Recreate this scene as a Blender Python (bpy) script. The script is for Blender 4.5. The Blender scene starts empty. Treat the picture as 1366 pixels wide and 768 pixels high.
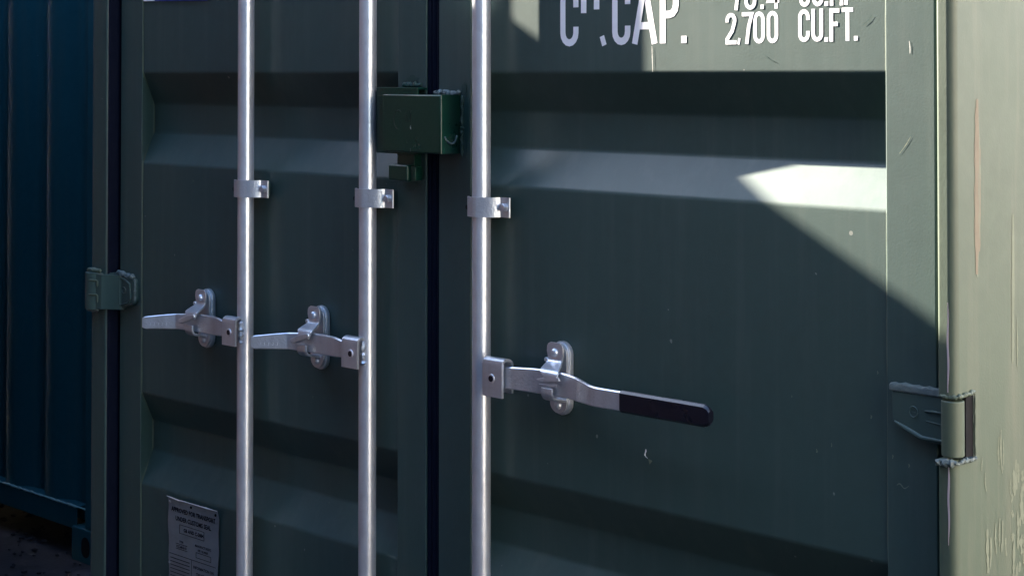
import bpy, bmesh, math, random
from mathutils import Vector, Matrix, noise
rnd = random.Random(7)
S = bpy.context.scene
COL = S.collection
R = math.radians

# ------------------------------------------------------------ camera
cd = bpy.data.cameras.new('camera'); cam = bpy.data.objects.new('camera', cd); COL.objects.link(cam)
cd.sensor_width = 36; cd.lens = 36 * 2300 / 1366; cd.shift_y = -0.24464
cd.clip_start = 0.05; cd.clip_end = 400
rows = ((0.713548, 0.014672, 0.700453), (0.700606, -0.014943, -0.713392), (0.0, 0.999781, -0.020942))
m = Matrix(rows).to_4x4(); m.translation = (2.6181, -2.4374, 1.62); cam.matrix_world = m
S.camera = cam

# ------------------------------------------------------------ sun and sky
sd = Vector((-7.2, -1.0, 3.8)).normalized()          # towards the sun
el = math.asin(sd.z); az = math.atan2(sd.x, sd.y)
W = bpy.data.worlds.new('World'); S.world = W; W.use_nodes = True
nt = W.node_tree; bg = nt.nodes['Background']
sky = nt.nodes.new('ShaderNodeTexSky'); sky.sky_type = 'NISHITA'; sky.sun_disc = False
sky.sun_elevation = el; sky.sun_rotation = az % (2 * math.pi)
sky.air_density = 1.0; sky.dust_density = 0.8; sky.ozone_density = 2.0
nt.links.new(sky.outputs[0], bg.inputs[0]); bg.inputs[1].default_value = 0.132
sl = bpy.data.lights.new('sun', 'SUN'); sl.energy = 5.0; sl.angle = R(0.53); sl.color = (1, 0.91, 0.76)
so = bpy.data.objects.new('sun', sl); COL.objects.link(so)
so.rotation_euler = (-sd).to_track_quat('-Z', 'Y').to_euler(); so.location = (-8, -3, 8)
S.view_settings.view_transform = 'Standard'; S.view_settings.look = 'None'
S.view_settings.exposure = 3.28; S.view_settings.gamma = 1

# ------------------------------------------------------------ materials
def paint(name, col, rough=0.6, spec=0.5, metal=0.0, var=0.18, bump=0.08, bscale=240, dirt=None, dirtamt=0.0, speck=None, vscale=3.0, coat=0.0):
    m_ = bpy.data.materials.new(name); m_.use_nodes = True
    n = m_.node_tree.nodes; L = m_.node_tree.links; b = n['Principled BSDF']
    g = n.new('ShaderNodeNewGeometry')
    def nz(scale, detail=4, rough_=0.55, vec=None):
        t = n.new('ShaderNodeTexNoise'); t.inputs['Scale'].default_value = scale; t.inputs['Detail'].default_value = detail
        t.inputs['Roughness'].default_value = rough_; L.new(vec or g.outputs['Position'], t.inputs['Vector']); return t.outputs['Fac']
    def ramp(src, a, b_, ca=(0, 0, 0, 1), cb=(1, 1, 1, 1)):
        r = n.new('ShaderNodeValToRGB'); r.color_ramp.elements[0].position = a; r.color_ramp.elements[1].position = b_
        r.color_ramp.elements[0].color = ca; r.color_ramp.elements[1].color = cb; L.new(src, r.inputs[0]); return r.outputs[0]
    def mix(f, a, b_, mode='MIX'):
        x = n.new('ShaderNodeMix'); x.data_type = 'RGBA'; x.blend_type = mode
        if isinstance(f, float): x.inputs[0].default_value = f
        else: L.new(f, x.inputs[0])
        for i, v in ((6, a), (7, b_)):
            if isinstance(v, tuple): x.inputs[i].default_value = (*v, 1)
            else: L.new(v, x.inputs[i])
        return x.outputs[2]
    lo = tuple(c * (1 - var) for c in col); hi = tuple(min(1, c * (1 + var)) for c in col)
    c = mix(nz(vscale, 5), lo, hi)
    c = mix(ramp(nz(38, 3), 0.35, 0.75), c, tuple(x * 1.08 + 0.002 for x in col))
    mp = n.new('ShaderNodeMapping'); mp.inputs['Scale'].default_value = (30, 30, 1.6); L.new(g.outputs['Position'], mp.inputs[0])
    streak = nz(1.0, 4, 0.6, mp.outputs[0])
    if dirt:
        dm = ramp(streak, 0.5, 0.78)
        mm = n.new('ShaderNodeMath'); mm.operation = 'MULTIPLY'; mm.inputs[1].default_value = dirtamt; L.new(dm, mm.inputs[0])
        c = mix(mm.outputs[0], c, dirt)
    if speck:
        sp = ramp(nz(55, 1, 0.3), 0.825, 0.835)
        c = mix(sp, c, speck)
    L.new(c, b.inputs['Base Color'])
    rr = n.new('ShaderNodeMapRange'); rr.inputs[3].default_value = max(0.03, rough - 0.07); rr.inputs[4].default_value = min(1, rough + 0.07)
    L.new(nz(9, 5), rr.inputs[0]); L.new(rr.outputs[0], b.inputs['Roughness'])
    b.inputs['Metallic'].default_value = metal; b.inputs['Specular IOR Level'].default_value = spec
    b.inputs['Coat Weight'].default_value = coat; b.inputs['Coat Roughness'].default_value = 0.32
    bp = n.new('ShaderNodeBump'); bp.inputs['Strength'].default_value = bump; bp.inputs['Distance'].default_value = 0.002
    L.new(nz(bscale, 2), bp.inputs['Height'])
    b2 = n.new('ShaderNodeBump'); b2.inputs['Strength'].default_value = bump; b2.inputs['Distance'].default_value = 0.004
    L.new(nz(5, 3), b2.inputs['Height']); L.new(bp.outputs[0], b2.inputs['Normal']); L.new(b2.outputs[0], b.inputs['Normal'])
    return m_
M = {}
M['green'] = paint('green_paint', (0.0075, 0.037, 0.032), 0.80, 0.72, var=0.28, dirt=(0.12, 0.13, 0.11), dirtamt=0.14, speck=(0.16, 0.17, 0.15), coat=0.45)
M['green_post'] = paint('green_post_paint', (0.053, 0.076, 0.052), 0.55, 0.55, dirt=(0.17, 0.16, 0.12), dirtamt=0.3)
M['dark_green'] = paint('dark_green_paint', (0.002, 0.030, 0.019), 0.30, 0.5, bump=0.15)
M['smear'] = paint('green_smear', (0.01, 0.04, 0.035), 0.5)
M['weld'] = paint('weld_bead_paint', (0.085, 0.115, 0.115), 0.5, 0.6, bump=0.8, bscale=140)
M['zinc'] = paint('galvanised_steel', (0.70, 0.73, 0.79), 0.32, 0.5, metal=0.75, var=0.22, bump=0.14, bscale=160, vscale=22, dirt=(0.4, 0.39, 0.38), dirtamt=0.35)
M['zinc_flat'] = paint('galvanised_plate', (0.60, 0.63, 0.68), 0.30, 0.5, metal=0.75, var=0.14, bump=0.35, bscale=190, vscale=30, dirt=(0.3, 0.29, 0.28), dirtamt=0.4)
M['grip'] = paint('black_rubber', (0.004, 0.005, 0.012), 0.28, 0.5, bump=0.1)
M['gasket'] = paint('rubber_gasket', (0.001, 0.003, 0.012), 0.75, 0.12)
M['white'] = paint('white_letter', (0.82, 0.80, 0.82), 0.5, 0.5, var=0.05, bump=0.05)
M['blue_print'] = paint('blue_print', (0.02, 0.06, 0.35), 0.5)
M['plate'] = paint('aluminium_plate', (0.18, 0.178, 0.18), 0.7, 0.4, metal=0.2, var=0.2, vscale=25, bump=0.2)
M['ink'] = paint('plate_ink', (0.008, 0.008, 0.015), 0.8, 0.2, var=0.3)
M['chip'] = paint('bare_chip', (0.6, 0.58, 0.54), 0.5)
M['rust'] = paint('rust_scrape', (0.140, 0.120, 0.086), 0.7, var=0.3, vscale=40, dirt=(0.17, 0.11, 0.07), dirtamt=0.5)
M['scuff'] = paint('pale_scuff', (0.125, 0.145, 0.105), 0.7, var=0.3, vscale=60)
M['box_mark'] = paint('box_mark', (0.001, 0.010, 0.007), 0.5)
M['hole'] = paint('dark_hole', (0.004, 0.004, 0.006), 0.8, 0.2)
M['teal'] = paint('teal_container_paint', (0.004, 0.080, 0.108), 0.7, 0.25, dirt=(0.05, 0.09, 0.09), dirtamt=0.35, speck=(0.10, 0.2, 0.22))
M['teal_edge'] = paint('worn_teal_edge', (0.16, 0.34, 0.36), 0.6, var=0.4, vscale=30)
M['brown'] = paint('brown_container_paint', (0.10, 0.045, 0.03), 0.6, dirt=(0.14, 0.09, 0.06), dirtamt=0.3)
M['asphalt'] = paint('asphalt', (0.024, 0.022, 0.027), 0.9, 0.3, var=0.45, vscale=14, bump=1.0, bscale=60)
M['bounce_wall_render'] = paint('bounce_wall_pale_render', (0.50, 0.455, 0.42), 0.85, 0.3, var=0.06)
M['corner_glint'] = paint('painted_pink_glint', (0.36, 0.31, 0.34), 0.35, 0.8, var=.1)  # pink highlight of the right post corner, painted as a colour
M['stack'] = paint('slate_container_paint', (0.06, 0.075, 0.10), 0.6)
M['steel_roof'] = paint('grey_sheet', (0.25, 0.26, 0.27), 0.6)

# ------------------------------------------------------------ builders
WL = {}
def finish(bm, ang=32):
    bmesh.ops.recalc_face_normals(bm, faces=bm.faces[:])
    for f in bm.faces: f.smooth = True
    for e in bm.edges:
        if len(e.link_faces) == 2:
            e.smooth = e.calc_face_angle(0) < R(ang)
        else: e.smooth = False
def obj(name, bm, mat, parent=None, label=None, kind=None, ang=32):
    finish(bm, ang)
    lo = Vector((min(v.co[i] for v in bm.verts) for i in range(3))); hi = Vector((max(v.co[i] for v in bm.verts) for i in range(3)))
    c = (lo + hi) / 2
    for v in bm.verts: v.co -= c
    me = bpy.data.meshes.new(name); bm.to_mesh(me); bm.free()
    mats = mat if isinstance(mat, (list, tuple)) else [mat]
    for k in mats: me.materials.append(M[k])
    o = bpy.data.objects.new(name, me); COL.objects.link(o)
    wn = o.modifiers.new('normals', 'WEIGHTED_NORMAL'); wn.mode = 'FACE_AREA'; wn.weight = 100; wn.keep_sharp = True
    WL[o.name] = c.copy()
    if parent: o.parent = parent; o.location = c - WL[parent.name]
    else: o.location = c
    if label: o['label'] = label
    if kind: o['kind'] = kind
    return o
def thing(name, label, cat, loc, group=None):
    o = bpy.data.objects.new(name, None); COL.objects.link(o); o.location = loc; o.empty_display_size = 0.3
    WL[o.name] = Vector(loc); o['label'] = label; o['category'] = cat
    if group: o['group'] = group
    return o
def bev(bm, geom_edges, off, seg=2):
    if off > 0: bmesh.ops.bevel(bm, geom=geom_edges, offset=off, offset_type='OFFSET', segments=seg, profile=0.5, affect='EDGES', clamp_overlap=True)
def extr(pts3, vec, bevel=0.0, seg=2, bm=None):
    """closed polygon pts3 extruded by vec, all hard edges rounded"""
    own = bmesh.new()
    a = [own.verts.new(p) for p in pts3]; b = [own.verts.new(Vector(p) + Vector(vec)) for p in pts3]
    n = len(a)
    own.faces.new(a); own.faces.new(b[::-1])
    for i in range(n): own.faces.new((a[i], b[i], b[(i + 1) % n], a[(i + 1) % n]))
    bmesh.ops.recalc_face_normals(own, faces=own.faces[:])
    if bevel > 0:
        es = [e for e in own.edges if e.calc_face_angle(0) > R(25)]
        bev(own, es, bevel, seg)
    if bm is None: return own
    tmp = bpy.data.meshes.new('t'); own.to_mesh(tmp); own.free(); bm.from_mesh(tmp); bpy.data.meshes.remove(tmp)
    return bm
def box(x0, x1, y0, y1, z0, z1, bevel=0.0, seg=2, bm=None):
    return extr([(x0, y0, z0), (x1, y0, z0), (x1, y0, z1), (x0, y0, z1)], (0, y1 - y0, 0), bevel, seg, bm)
def pz(xy, z0, z1, bevel=0.0, seg=2, bm=None): return extr([(x, y, z0) for x, y in xy], (0, 0, z1 - z0), bevel, seg, bm)
def px_(yz, x0, x1, bevel=0.0, seg=2, bm=None): return extr([(x0, y, z) for y, z in yz], (x1 - x0, 0, 0), bevel, seg, bm)
def py_(xz, y0, y1, bevel=0.0, seg=2, bm=None): return extr([(x, y0, z) for x, z in xz], (0, y1 - y0, 0), bevel, seg, bm)
def cyl(c, r, axis, l0, l1, seg=24, bm=None, bevel=0.0):
    pts = []
    for i in range(seg):
        a = 2 * math.pi * i / seg; u, v = r * math.cos(a), r * math.sin(a)
        pts.append({'x': (l0, c[1] + u, c[2] + v), 'y': (c[0] + u, l0, c[2] + v), 'z': (c[0] + u, c[1] + v, l0)}[axis])
    d = l1 - l0
    own = extr(pts, {'x': (d, 0, 0), 'y': (0, d, 0), 'z': (0, 0, d)}[axis], 0, 2)
    if bevel: bev(own, [e for e in own.edges if e.calc_face_angle(0) > R(50)], bevel, 3)
    if bm is None: return own
    tmp = bpy.data.meshes.new('t'); own.to_mesh(tmp); own.free(); bm.from_mesh(tmp); bpy.data.meshes.remove(tmp); return bm
def thick(path, t):
    """2D open path -> closed outline of thickness t"""
    L, Rr = [], []
    P = [Vector(p) for p in path]
    for i, p in enumerate(P):
        d0 = (P[i] - P[i - 1]).normalized() if i else (P[1] - P[0]).normalized()
        d1 = (P[i + 1] - P[i]).normalized() if i < len(P) - 1 else d0
        n0 = Vector((-d0.y, d0.x)); n1 = Vector((-d1.y, d1.x)); b = (n0 + n1)
        if b.length < 1e-6: b = n0
        b.normalize(); k = min(2.0, 1 / max(0.3, b.dot(n0)))
        L.append(p + b * t / 2 * k); Rr.append(p - b * t / 2 * k)
    return [tuple(v) for v in L] + [tuple(v) for v in Rr[::-1]]
def smooth_path(pts, n=6):
    out = []
    P = [Vector(p) for p in pts]
    for i in range(len(P) - 1):
        p0 = P[max(0, i - 1)]; p1 = P[i]; p2 = P[i + 1]; p3 = P[min(len(P) - 1, i + 2)]
        for k in range(n):
            t = k / n
            out.append(0.5 * ((2 * p1) + (p2 - p0) * t + (2 * p0 - 5 * p1 + 4 * p2 - p3) * t * t + (-p0 + 3 * p1 - 3 * p2 + p3) * t ** 3))
    out.append(P[-1]); return [tuple(v) for v in out]
def sweep(path3, r, seg=8, jitter=0.0, bm=None, squash=1.0):
    """round bead along a 3-D path"""
    bm = bm or bmesh.new(); P = [Vector(p) for p in path3]; rings = []
    for i, p in enumerate(P):
        d = (P[min(i + 1, len(P) - 1)] - P[max(0, i - 1)]).normalized()
        u = d.cross(Vector((0.3, 1, 0.2))).normalized(); v = d.cross(u)
        rr = r * (1 + rnd.uniform(-jitter, jitter))
        if i in (0, len(P) - 1): rr *= 0.5
        rings.append([bm.verts.new(p + (u * math.cos(2 * math.pi * k / seg) + v * math.sin(2 * math.pi * k / seg) * squash) * rr) for k in range(seg)])
    for a, b in zip(rings, rings[1:]):
        for k in range(seg): bm.faces.new((a[k], a[(k + 1) % seg], b[(k + 1) % seg], b[k]))
    bm.faces.new(rings[0][::-1]); bm.faces.new(rings[-1]); return bm
def lumpy(a, b, r, n=14, jit=0.35, wob=0.3, bm=None):
    a, b = Vector(a), Vector(b)
    pts = [a.lerp(b, i / n) + Vector((rnd.uniform(-1, 1), rnd.uniform(-.4, .4), rnd.uniform(-1, 1))) * r * wob for i in range(n + 1)]
    return sweep(pts, r, 8, jit, bm)
def stadium(cx, z0, z1, w, seg=10):
    r = w / 2; out = []
    for i in range(seg + 1):
        a = math.pi * i / seg; out.append((cx + r * math.cos(a), z1 - r + r * math.sin(a)))
    for i in range(seg + 1):
        a = math.pi + math.pi * i / seg; out.append((cx + r * math.cos(a), z0 + r + r * math.sin(a)))
    return out
def blob(c, r, n=12, k=0.35, sx=1.0, sz=1.0):
    return [(c[0] + sx * r * (1 + rnd.uniform(-k, k)) * math.cos(2 * math.pi * i / n), c[1] + sz * r * (1 + rnd.uniform(-k, k)) * math.sin(2 * math.pi * i / n)) for i in range(n)]

# ------------------------------------------------------------ the ground
def ground():
    bm = bmesh.new(); n = 60
    xs = [-150, -60, -25, -12] + [-8 + 0.25 * i for i in range(65)] + [12, 25, 60, 150]
    ys = [-150, -60, -25, -12] + [-8 + 0.25 * i for i in range(65)] + [12, 25, 60, 150]
    g = [[bm.verts.new((x, y, 0.012 * (noise.noise(Vector((x * 1.7, y * 1.7, 0)))) - 0.012)) for y in ys] for x in xs]
    for i in range(len(xs) - 1):
        for j in range(len(ys) - 1): bm.faces.new((g[i][j], g[i + 1][j], g[i + 1][j + 1], g[i][j + 1]))
    return bm
obj('ground', ground(), 'asphalt', kind='structure')
# loose stones showing under the neighbouring container
bm = bmesh.new()
for i in range(260):
    x = rnd.uniform(-3.4, -2.3); y = rnd.uniform(0.2, 1.2); s = rnd.uniform(0.004, 0.013)
    mt = Matrix.Translation((x, y, s * 0.3 - 0.006)) @ Matrix.Rotation(rnd.uniform(0, 6), 4, 'Z') @ Matrix.Diagonal((s, s * rnd.uniform(.6, 1), s * .6, 1))
    bmesh.ops.create_icosphere(bm, subdivisions=1, radius=1, matrix=mt)
obj('gravel', bm, 'asphalt', kind='stuff')

# ------------------------------------------------------------ corrugated container body (neighbours)
def corr(x0, x1, y, depth, pitch, phase, sgn=1):
    """outline in (x,y): outer flats at y, troughs at y+depth"""
    pts = []; x = phase
    while x > x0: x -= pitch
    cyc = [(0, 0), (0.26, 0), (0.50, 1), (0.76, 1), (1.0, 0)]
    while x < x1:
        for f, k in cyc[:-1]:
            X = x + f * pitch
            if x0 <= X <= x1: pts.append((X, y + sgn * depth * k))
        x += pitch
    return [(x0, pts[0][1])] + pts + [(x1, pts[-1][1])]
def sheet_z(pts, z0, z1, t=0.003):
    return pz(thick(pts, t), z0, z1)

blue = thing('shipping_container', 'teal blue corrugated container standing further back at the left edge', 'shipping container', (-5.0, 1.9, 0))
BX0, BX1, BY = -8.5, -2.36, 0.70
obj('side_panel', sheet_z(corr(BX0 + .1, BX1 - .09, BY + .012, .036, .268, -2.736 - .0), .15, 2.8), 'teal', blue)
obj('side_panel', box(BX0, BX1 - .02, BY + 2.40, BY + 2.43, .1, 2.8), 'teal', blue)
obj('end_panel', box(BX1 - .03, BX1 - .005, BY + .1, BY + 2.4, .1, 2.8), 'teal', blue)
obj('roof', box(BX0, BX1, BY + .02, BY + 2.42, 2.8, 2.86, .01), 'teal', blue)
obj('floor', box(BX0 + .02, BX1 - .02, BY + .06, BY + 2.38, .10, .155), 'teal', blue)
b = bmesh.new(); px_([(BY - .0, .087), (BY + .006, .087), (BY + .006, .157), (BY + .06, .157), (BY + .06, .163), (BY, .163)], BX0 + .1, BX1 - .16, .0015, 1, b)
obj('bottom_rail', b, 'teal', blue)
b = lumpy((-3.35, BY + .001, .1625), (-2.40, BY + .001, .1625), .0035, 60, .6, .35); obj('worn_or_glint_edge', b, 'teal_edge', blue)
obj('top_rail', box(BX0 + .1, BX1 - .1, BY, BY + .06, 2.8, 2.87, .004), 'teal', blue)
b = box(BX1 - .10, BX1 + .0, BY - .004, BY + .10, .10, 2.8, .006); obj('corner_post', b, 'teal', blue)
def casting(x0, x1, y0, y1, z0, z1, par, mat):
    b = box(x0, x1, y0, y1, z0, z1, .008, 2)
    o = obj('corner_casting', b, mat, par)
    obj('casting_hole', py_(stadium((x0 + x1) / 2, z0 + .025, z1 - .025, .05), y0 - .001, y0 + .004), 'hole', o)
casting(BX1 - .178, BX1 + .004, BY - .008, BY + .15, -.018, .100, blue, 'teal')
casting(BX0 - .004, BX0 + .17, BY - .008, BY + .15, -.018, .100, blue, 'teal')

# ------------------------------------------------------------ the container of the photograph
gc = thing('shipping_container', 'dark green painted container seen from its closed double doors with galvanised lock rods', 'shipping container', (0, 0, 0))
XL, XR = -1.268, 1.222
PY = 0.004                                           # outer plane of the door sheets
RIBS = [(1.6215, 1.3960), (0.8235, 0.5985), (2.4195, 2.1940)]
RD = 0.048
def rib_profile(z0, z1):
    pts = [(PY, z1)]
    for zt, zb in sorted(RIBS, reverse=True):
        f = 0.078 / 0.2255
        pts += [(PY, zt), (PY + RD, zt - 0.078), (PY + RD, zb + 0.074), (PY, zb)]
    pts += [(PY, z0)]
    return pts
def rounded(pts, r=0.004):
    out = [pts[0]]
    for i in range(1, len(pts) - 1):
        a, b, c = Vector(pts[i - 1]), Vector(pts[i]), Vector(pts[i + 1])
        p = b + (a - b).normalized() * r; q = b + (c - b).normalized() * r
        for t in (0, .33, .67, 1): out.append(tuple((1 - t) ** 2 * p + 2 * t * (1 - t) * b + t * t * q))
    out.append(pts[-1]); return out
def make_door(x0, xa, xb, x1, left):
    """x0..xa outer/inner stile, xa..xb sheet, xb..x1 other stile"""
    b = bmesh.new()
    pz([(x0, 0), (xa, 0), (xa - (.022 if left else .006), .05), (x0, .05)], .17, 2.73, .003, 3, b)
    pz([(xb, 0), (x1, 0), (x1, .05), (xb + .002, .05)], .17, 2.73, .003, 3, b)
    box(xa - .01, xb + .01, .001, .05, .17, .30, .003, 2, b); box(xa - .01, xb + .01, .001, .05, 2.60, 2.73, .003, 2, b)
    d = obj('door', b, 'green', gc)
    pr = rounded(rib_profile(.29, 2.61), .005)
    outl = [(y, z) for y, z in pr] + [(y + .003, z) for y, z in pr[::-1]]
    bm = bmesh.new(); nx = 40
    grid = []
    for i in range(nx + 1):
        X = xa - .03 + (xb - xa + .06) * i / nx
        row = []
        for y, z in dense(pr):
            w = .0014 * min(1, max(0, (1.60 - z) * 8)) * noise.noise(Vector((X * 2.3, z * 2.3, 3 if left else 8)))
            row.append(bm.verts.new((X, y + w, z)))
        grid.append(row)
    for i in range(nx):
        for j in range(len(grid[0]) - 1): bm.faces.new((grid[i][j], grid[i][j + 1], grid[i + 1][j + 1], grid[i + 1][j]))
    p = obj('panel', bm, 'green', d)
    return d
def dense(pr, step=0.05):
    out = [pr[0]]
    for a, b in zip(pr, pr[1:]):
        L = math.dist(a, b); k = max(1, int(L / step))
        for i in range(1, k + 1): out.append((a[0] + (b[0] - a[0]) * i / k, a[1] + (b[1] - a[1]) * i / k))
    return out
door_l = make_door(-1.172, -1.075, -0.115, -0.026, True)
door_r = make_door(0.0125, 0.108, 1.079, 1.172, False)
# caulk / paint bead where the sheet meets the outer stile of each door
pr = dense(rounded(rib_profile(.30, 2.60), .005), .04)
b = sweep([(-1.0765 - .022 * min(1, max(0, y - PY) / .045), y - .0015, z) for y, z in pr], .0021, 6, .25); obj('sealant_bead', b, 'green_post', door_l)
b = sweep([(1.0800, min(y, .012) - .0022, z) for y, z in pr if y < .02], .0013, 6, .25); obj('sealant_bead', b, 'green_post', door_r)
# gaskets
b = pz(smooth_path([(-.028, .020), (-.0262, .006), (-.020, .0035), (-.014, .0075), (-.007, .003), (.000, .0075), (.006, .0035), (.0126, .006), (.014, .020)], 4), .17, 2.73); obj('door_gasket', b, 'gasket', door_r)
for sx, d in ((-1, door_l), (1, door_r)):
    b = pz([(sx * 1.168, .014), (sx * 1.192, .014), (sx * 1.192, .05), (sx * 1.168, .05)], .17, 2.73); obj('door_gasket', b, 'gasket', d)

b = pz([(-1.1895, -.0255), (-1.1870, -.0225), (-1.1880, .05), (-1.1900, .05)], .17, 2.73); obj('door_gasket', b, 'gasket', door_l)
# corner posts --------------------------------------------------
def arc(cx, cy, r, a0, a1, n=6): return [(cx + r * math.cos(R(a0 + (a1 - a0) * i / n)), cy + r * math.sin(R(a0 + (a1 - a0) * i / n))) for i in range(n + 1)]
F = -.030
def post_r(z0, z1):
    pts = arc(1.196, F + .006, .006, 180, 270, 4) + arc(XR - .014, F + .014, .014, 270, 360, 8) + [(XR, .20), (1.19, .20)]
    return pz(pts, z0, z1, 0)
HZ0, HZ1 = 1.0165, 1.1125                              # hinge pocket
b = post_r(HZ1, 2.78)
pz(post := [(1.192, .024), (XR, .024), (XR, .20), (1.192, .20)], HZ0, HZ1, 0, 2, b)
t2 = bpy.data.meshes.new('t'); x = post_r(.13, HZ0); x.to_mesh(t2); x.free(); b.from_mesh(t2)
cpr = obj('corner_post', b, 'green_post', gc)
b = bmesh.new()
pts = arc(XL + .02, F + .02, .02, 180, 270, 6) + arc(-1.196, F + .006, .006, 270, 360, 4) + [(-1.19, .20), (XL, .20)]
pz(pts, .13, 2.78, 0, 2, b); cpl = obj('corner_post', b, 'green', gc)
# body behind
obj('side_panel', pz(thick([(y_, x_) for x_, y_ in []] or [(1.200 - k, y) for y, k in [(.2 + .278 * i + f * .278, .036 * kk) for i in range(20) for f, kk in ((0, 0), (.26, 0), (.5, 1), (.76, 1))]], .003), .16, 2.80), 'green_post', gc)
obj('side_panel', box(XL + .01, XL + .014, .2, 5.9, .16, 2.8), 'green_post', gc)
obj('end_panel', box(XL, XR, 5.9, 5.94, .16, 2.8), 'green', gc)
obj('roof', box(XL, XR, .0, 5.94, 2.84, 2.89, .006), 'green', gc)
obj('header', box(XL, XR, -.02, .10, 2.74, 2.84, .006), 'green', gc)
obj('door_sill', box(XL, XR, -.02, .10, .06, .165, .006), 'green', gc)
obj('floor', box(XL + .03, XR - .03, .1, 5.9, .10, .15), 'green', gc)
obj('bottom_rail', box(XR - .05, XR, .2, 5.9, .06, .16, .004), 'green_post', gc)
obj('bottom_rail', box(XL, XL + .05, .2, 5.9, .06, .16, .004), 'green_post', gc)
for xx in (XL - .004, XR - .174):
    casting(xx, xx + .178, -.034, .15, -.018, .125, gc, 'green_post')

# hinges ---------------------------------------------------------
def hinge(s, kx, ky, kr, tip, zc0, zc1, dirn):
    """s = side (+1 right). blade polygon runs from the knuckle to the tip on the door"""
    zt, zb = zc1, zc0
    poly = [(kx, zt - .002), (tip, zt - .002), (tip, zt - .052), (tip + s * .062, zb + .016), (tip + s * .072, zb + .014), (kx, zb + .012)]
    b = py_(poly, -.013, .001, .0035, 2)
    blade = obj('hinge', b, 'green', gc)
    return blade
hr = hinge(1, 1.200, -.02, .018, 1.0965, 1.021, 1.112, 1)
kb = cyl((1.2095, -.0165, 0), .0178, 'z', 1.0215, 1.1085, 28, None, .0018)
obj('knuckle', kb, 'green_post', hr)
# raised ribs on the blade
b = sweep([(1.102, -.0135, 1.060), (1.125, -.0135, 1.051), (1.152, -.0135, 1.0405), (1.19, -.0145, 1.0405)], .0042, 8, .05); obj('raised_rib', b, 'green', hr)
b = sweep([(1.158, -.0133, 1.0835), (1.172, -.0137, 1.0845), (1.192, -.0145, 1.0845)], .0026, 8, .05); obj('raised_rib', b, 'green', hr)
b = sweep([(1.160, -.013, 1.068), (1.19, -.0145, 1.066)], .002, 8, .05); obj('raised_rib', b, 'green', hr)
ring = [(1.137 + .0075 * math.cos(a), -.0132, 1.0795 + .0085 * math.sin(a)) for a in [2 * math.pi * i / 20 for i in range(20)]]
b = sweep(ring + ring[:1], .0014, 6); sweep([(1.133, -.0132, 1.0795), (1.1405, -.0132, 1.0795)], .0011, 6, 0, b); obj('casting_mark', b, 'green', hr)
pts = [(1.092 + .0985 * i / 16, 1.1085) for i in range(17)] + [(1.1905 - .0985 * i / 16, 1.1215 + .0016 * math.sin(i * 1.7) + rnd.uniform(-.001, .001) - .003 * (i == 16)) for i in range(17)]
b = py_(pts, -.0155, .001, .0035, 2); obj('weld_bead', b, 'weld', hr)
b = lumpy((1.189, -.034, 1.0130), (1.224, -.030, 1.0130), .0055, 12, .35, .35); lumpy((1.224, -.028, 1.0125), (1.226, .026, 1.0150), .0038, 12, .4, .4, b); obj('weld_bead', b, 'weld', cpr)
b = lumpy((1.193, -.030, 1.1145), (1.224, -.026, 1.1150), .0034, 12, .3, .3); lumpy((1.2235, -.024, 1.1150), (1.224, .026, 1.1180), .0038, 14, .3, .3, b); lumpy((1.224, .026, 1.1150), (1.224, .026, 1.0150), .0016, 14, .2, .3, b); obj('weld_bead', b, 'green_post', cpr)
b = box(1.19, 1.2216, .002, .0235, HZ0, HZ1, 0); obj('hinge_pocket', b, 'hole', cpr)

hl = obj('hinge', py_([(-1.20, 1.1120), (-1.135, 1.1150), (-1.092, 1.1050), (-1.086, 1.097), (-1.086, 1.052), (-1.094, 1.041), (-1.15, 1.024), (-1.20, 1.024)], -.014, .001, .004, 2), 'green', gc)
b = pz(arc(-1.232, -.0285, .030, 200, 360, 14) + [(-1.176, -.016), (-1.176, -.004), (-1.262, -.004)], 1.0215, 1.1140, .0015, 2); obj('knuckle', b, 'green', hl)
fr = [(-1.148, 1.104), (-1.130, 1.103), (-1.104, 1.092), (-1.1, 1.056), (-1.11, 1.044), (-1.148, 1.036), (-1.148, 1.104)]
b = sweep([(x_, -.015, z_) for x_, z_ in fr], .0032, 8, .1); obj('raised_rib', b, 'green', hl)
b = lumpy((-1.225, -.0575, 1.096), (-1.200, -.0490, 1.096), .0028, 5, .1, .1); lumpy((-1.225, -.0575, 1.060), (-1.200, -.0490, 1.060), .0028, 5, .1, .1, b); lumpy((-1.200, -.0480, 1.096), (-1.200, -.0480, 1.080), .0022, 5, .1, .1, b); lumpy((-1.200, -.0480, 1.060), (-1.200, -.0480, 1.040), .0022, 5, .1, .1, b); obj('raised_rib', b, 'green_post', hl)
b = pz([(-1.222, -.050), (-1.190, -.043), (-1.176, -.030), (-1.150, -.017), (-1.140, -.013), (-1.140, -.002), (-1.165, -.004), (-1.192, -.0305), (-1.222, -.034)], 1.0235, 1.1110, .0015, 2); obj('hinge_arm', b, 'green', hl)
ring = [(-1.132 + .009 * math.cos(a), -.0142, 1.074 + .0075 * math.sin(a)) for a in [2 * math.pi * i / 20 for i in range(20)]]
b = sweep(ring + ring[:1], .0013, 6); sweep([(-1.165, -.0145, 1.082), (-1.152, -.0145, 1.078)], .0015, 6, 0, b); sweep([(-1.138, -.0142, 1.074), (-1.126, -.0142, 1.074)], .001, 6, 0, b); obj('casting_mark', b, 'green', hl)
b = lumpy((-1.170, -.012, 1.1170), (-1.092, -.010, 1.1090), .0062, 22, .4, .4); lumpy((-1.088, -.010, 1.104), (-1.088, -.010, 1.048), .0032, 14, .2, .3, b); obj('weld_bead', b, 'weld', hl)
b = lumpy((-1.264, -.036, 1.0170), (-1.205, -.042, 1.0190), .0045, 12, .4, .3); obj('weld_bead', b, 'weld', cpl)
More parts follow.
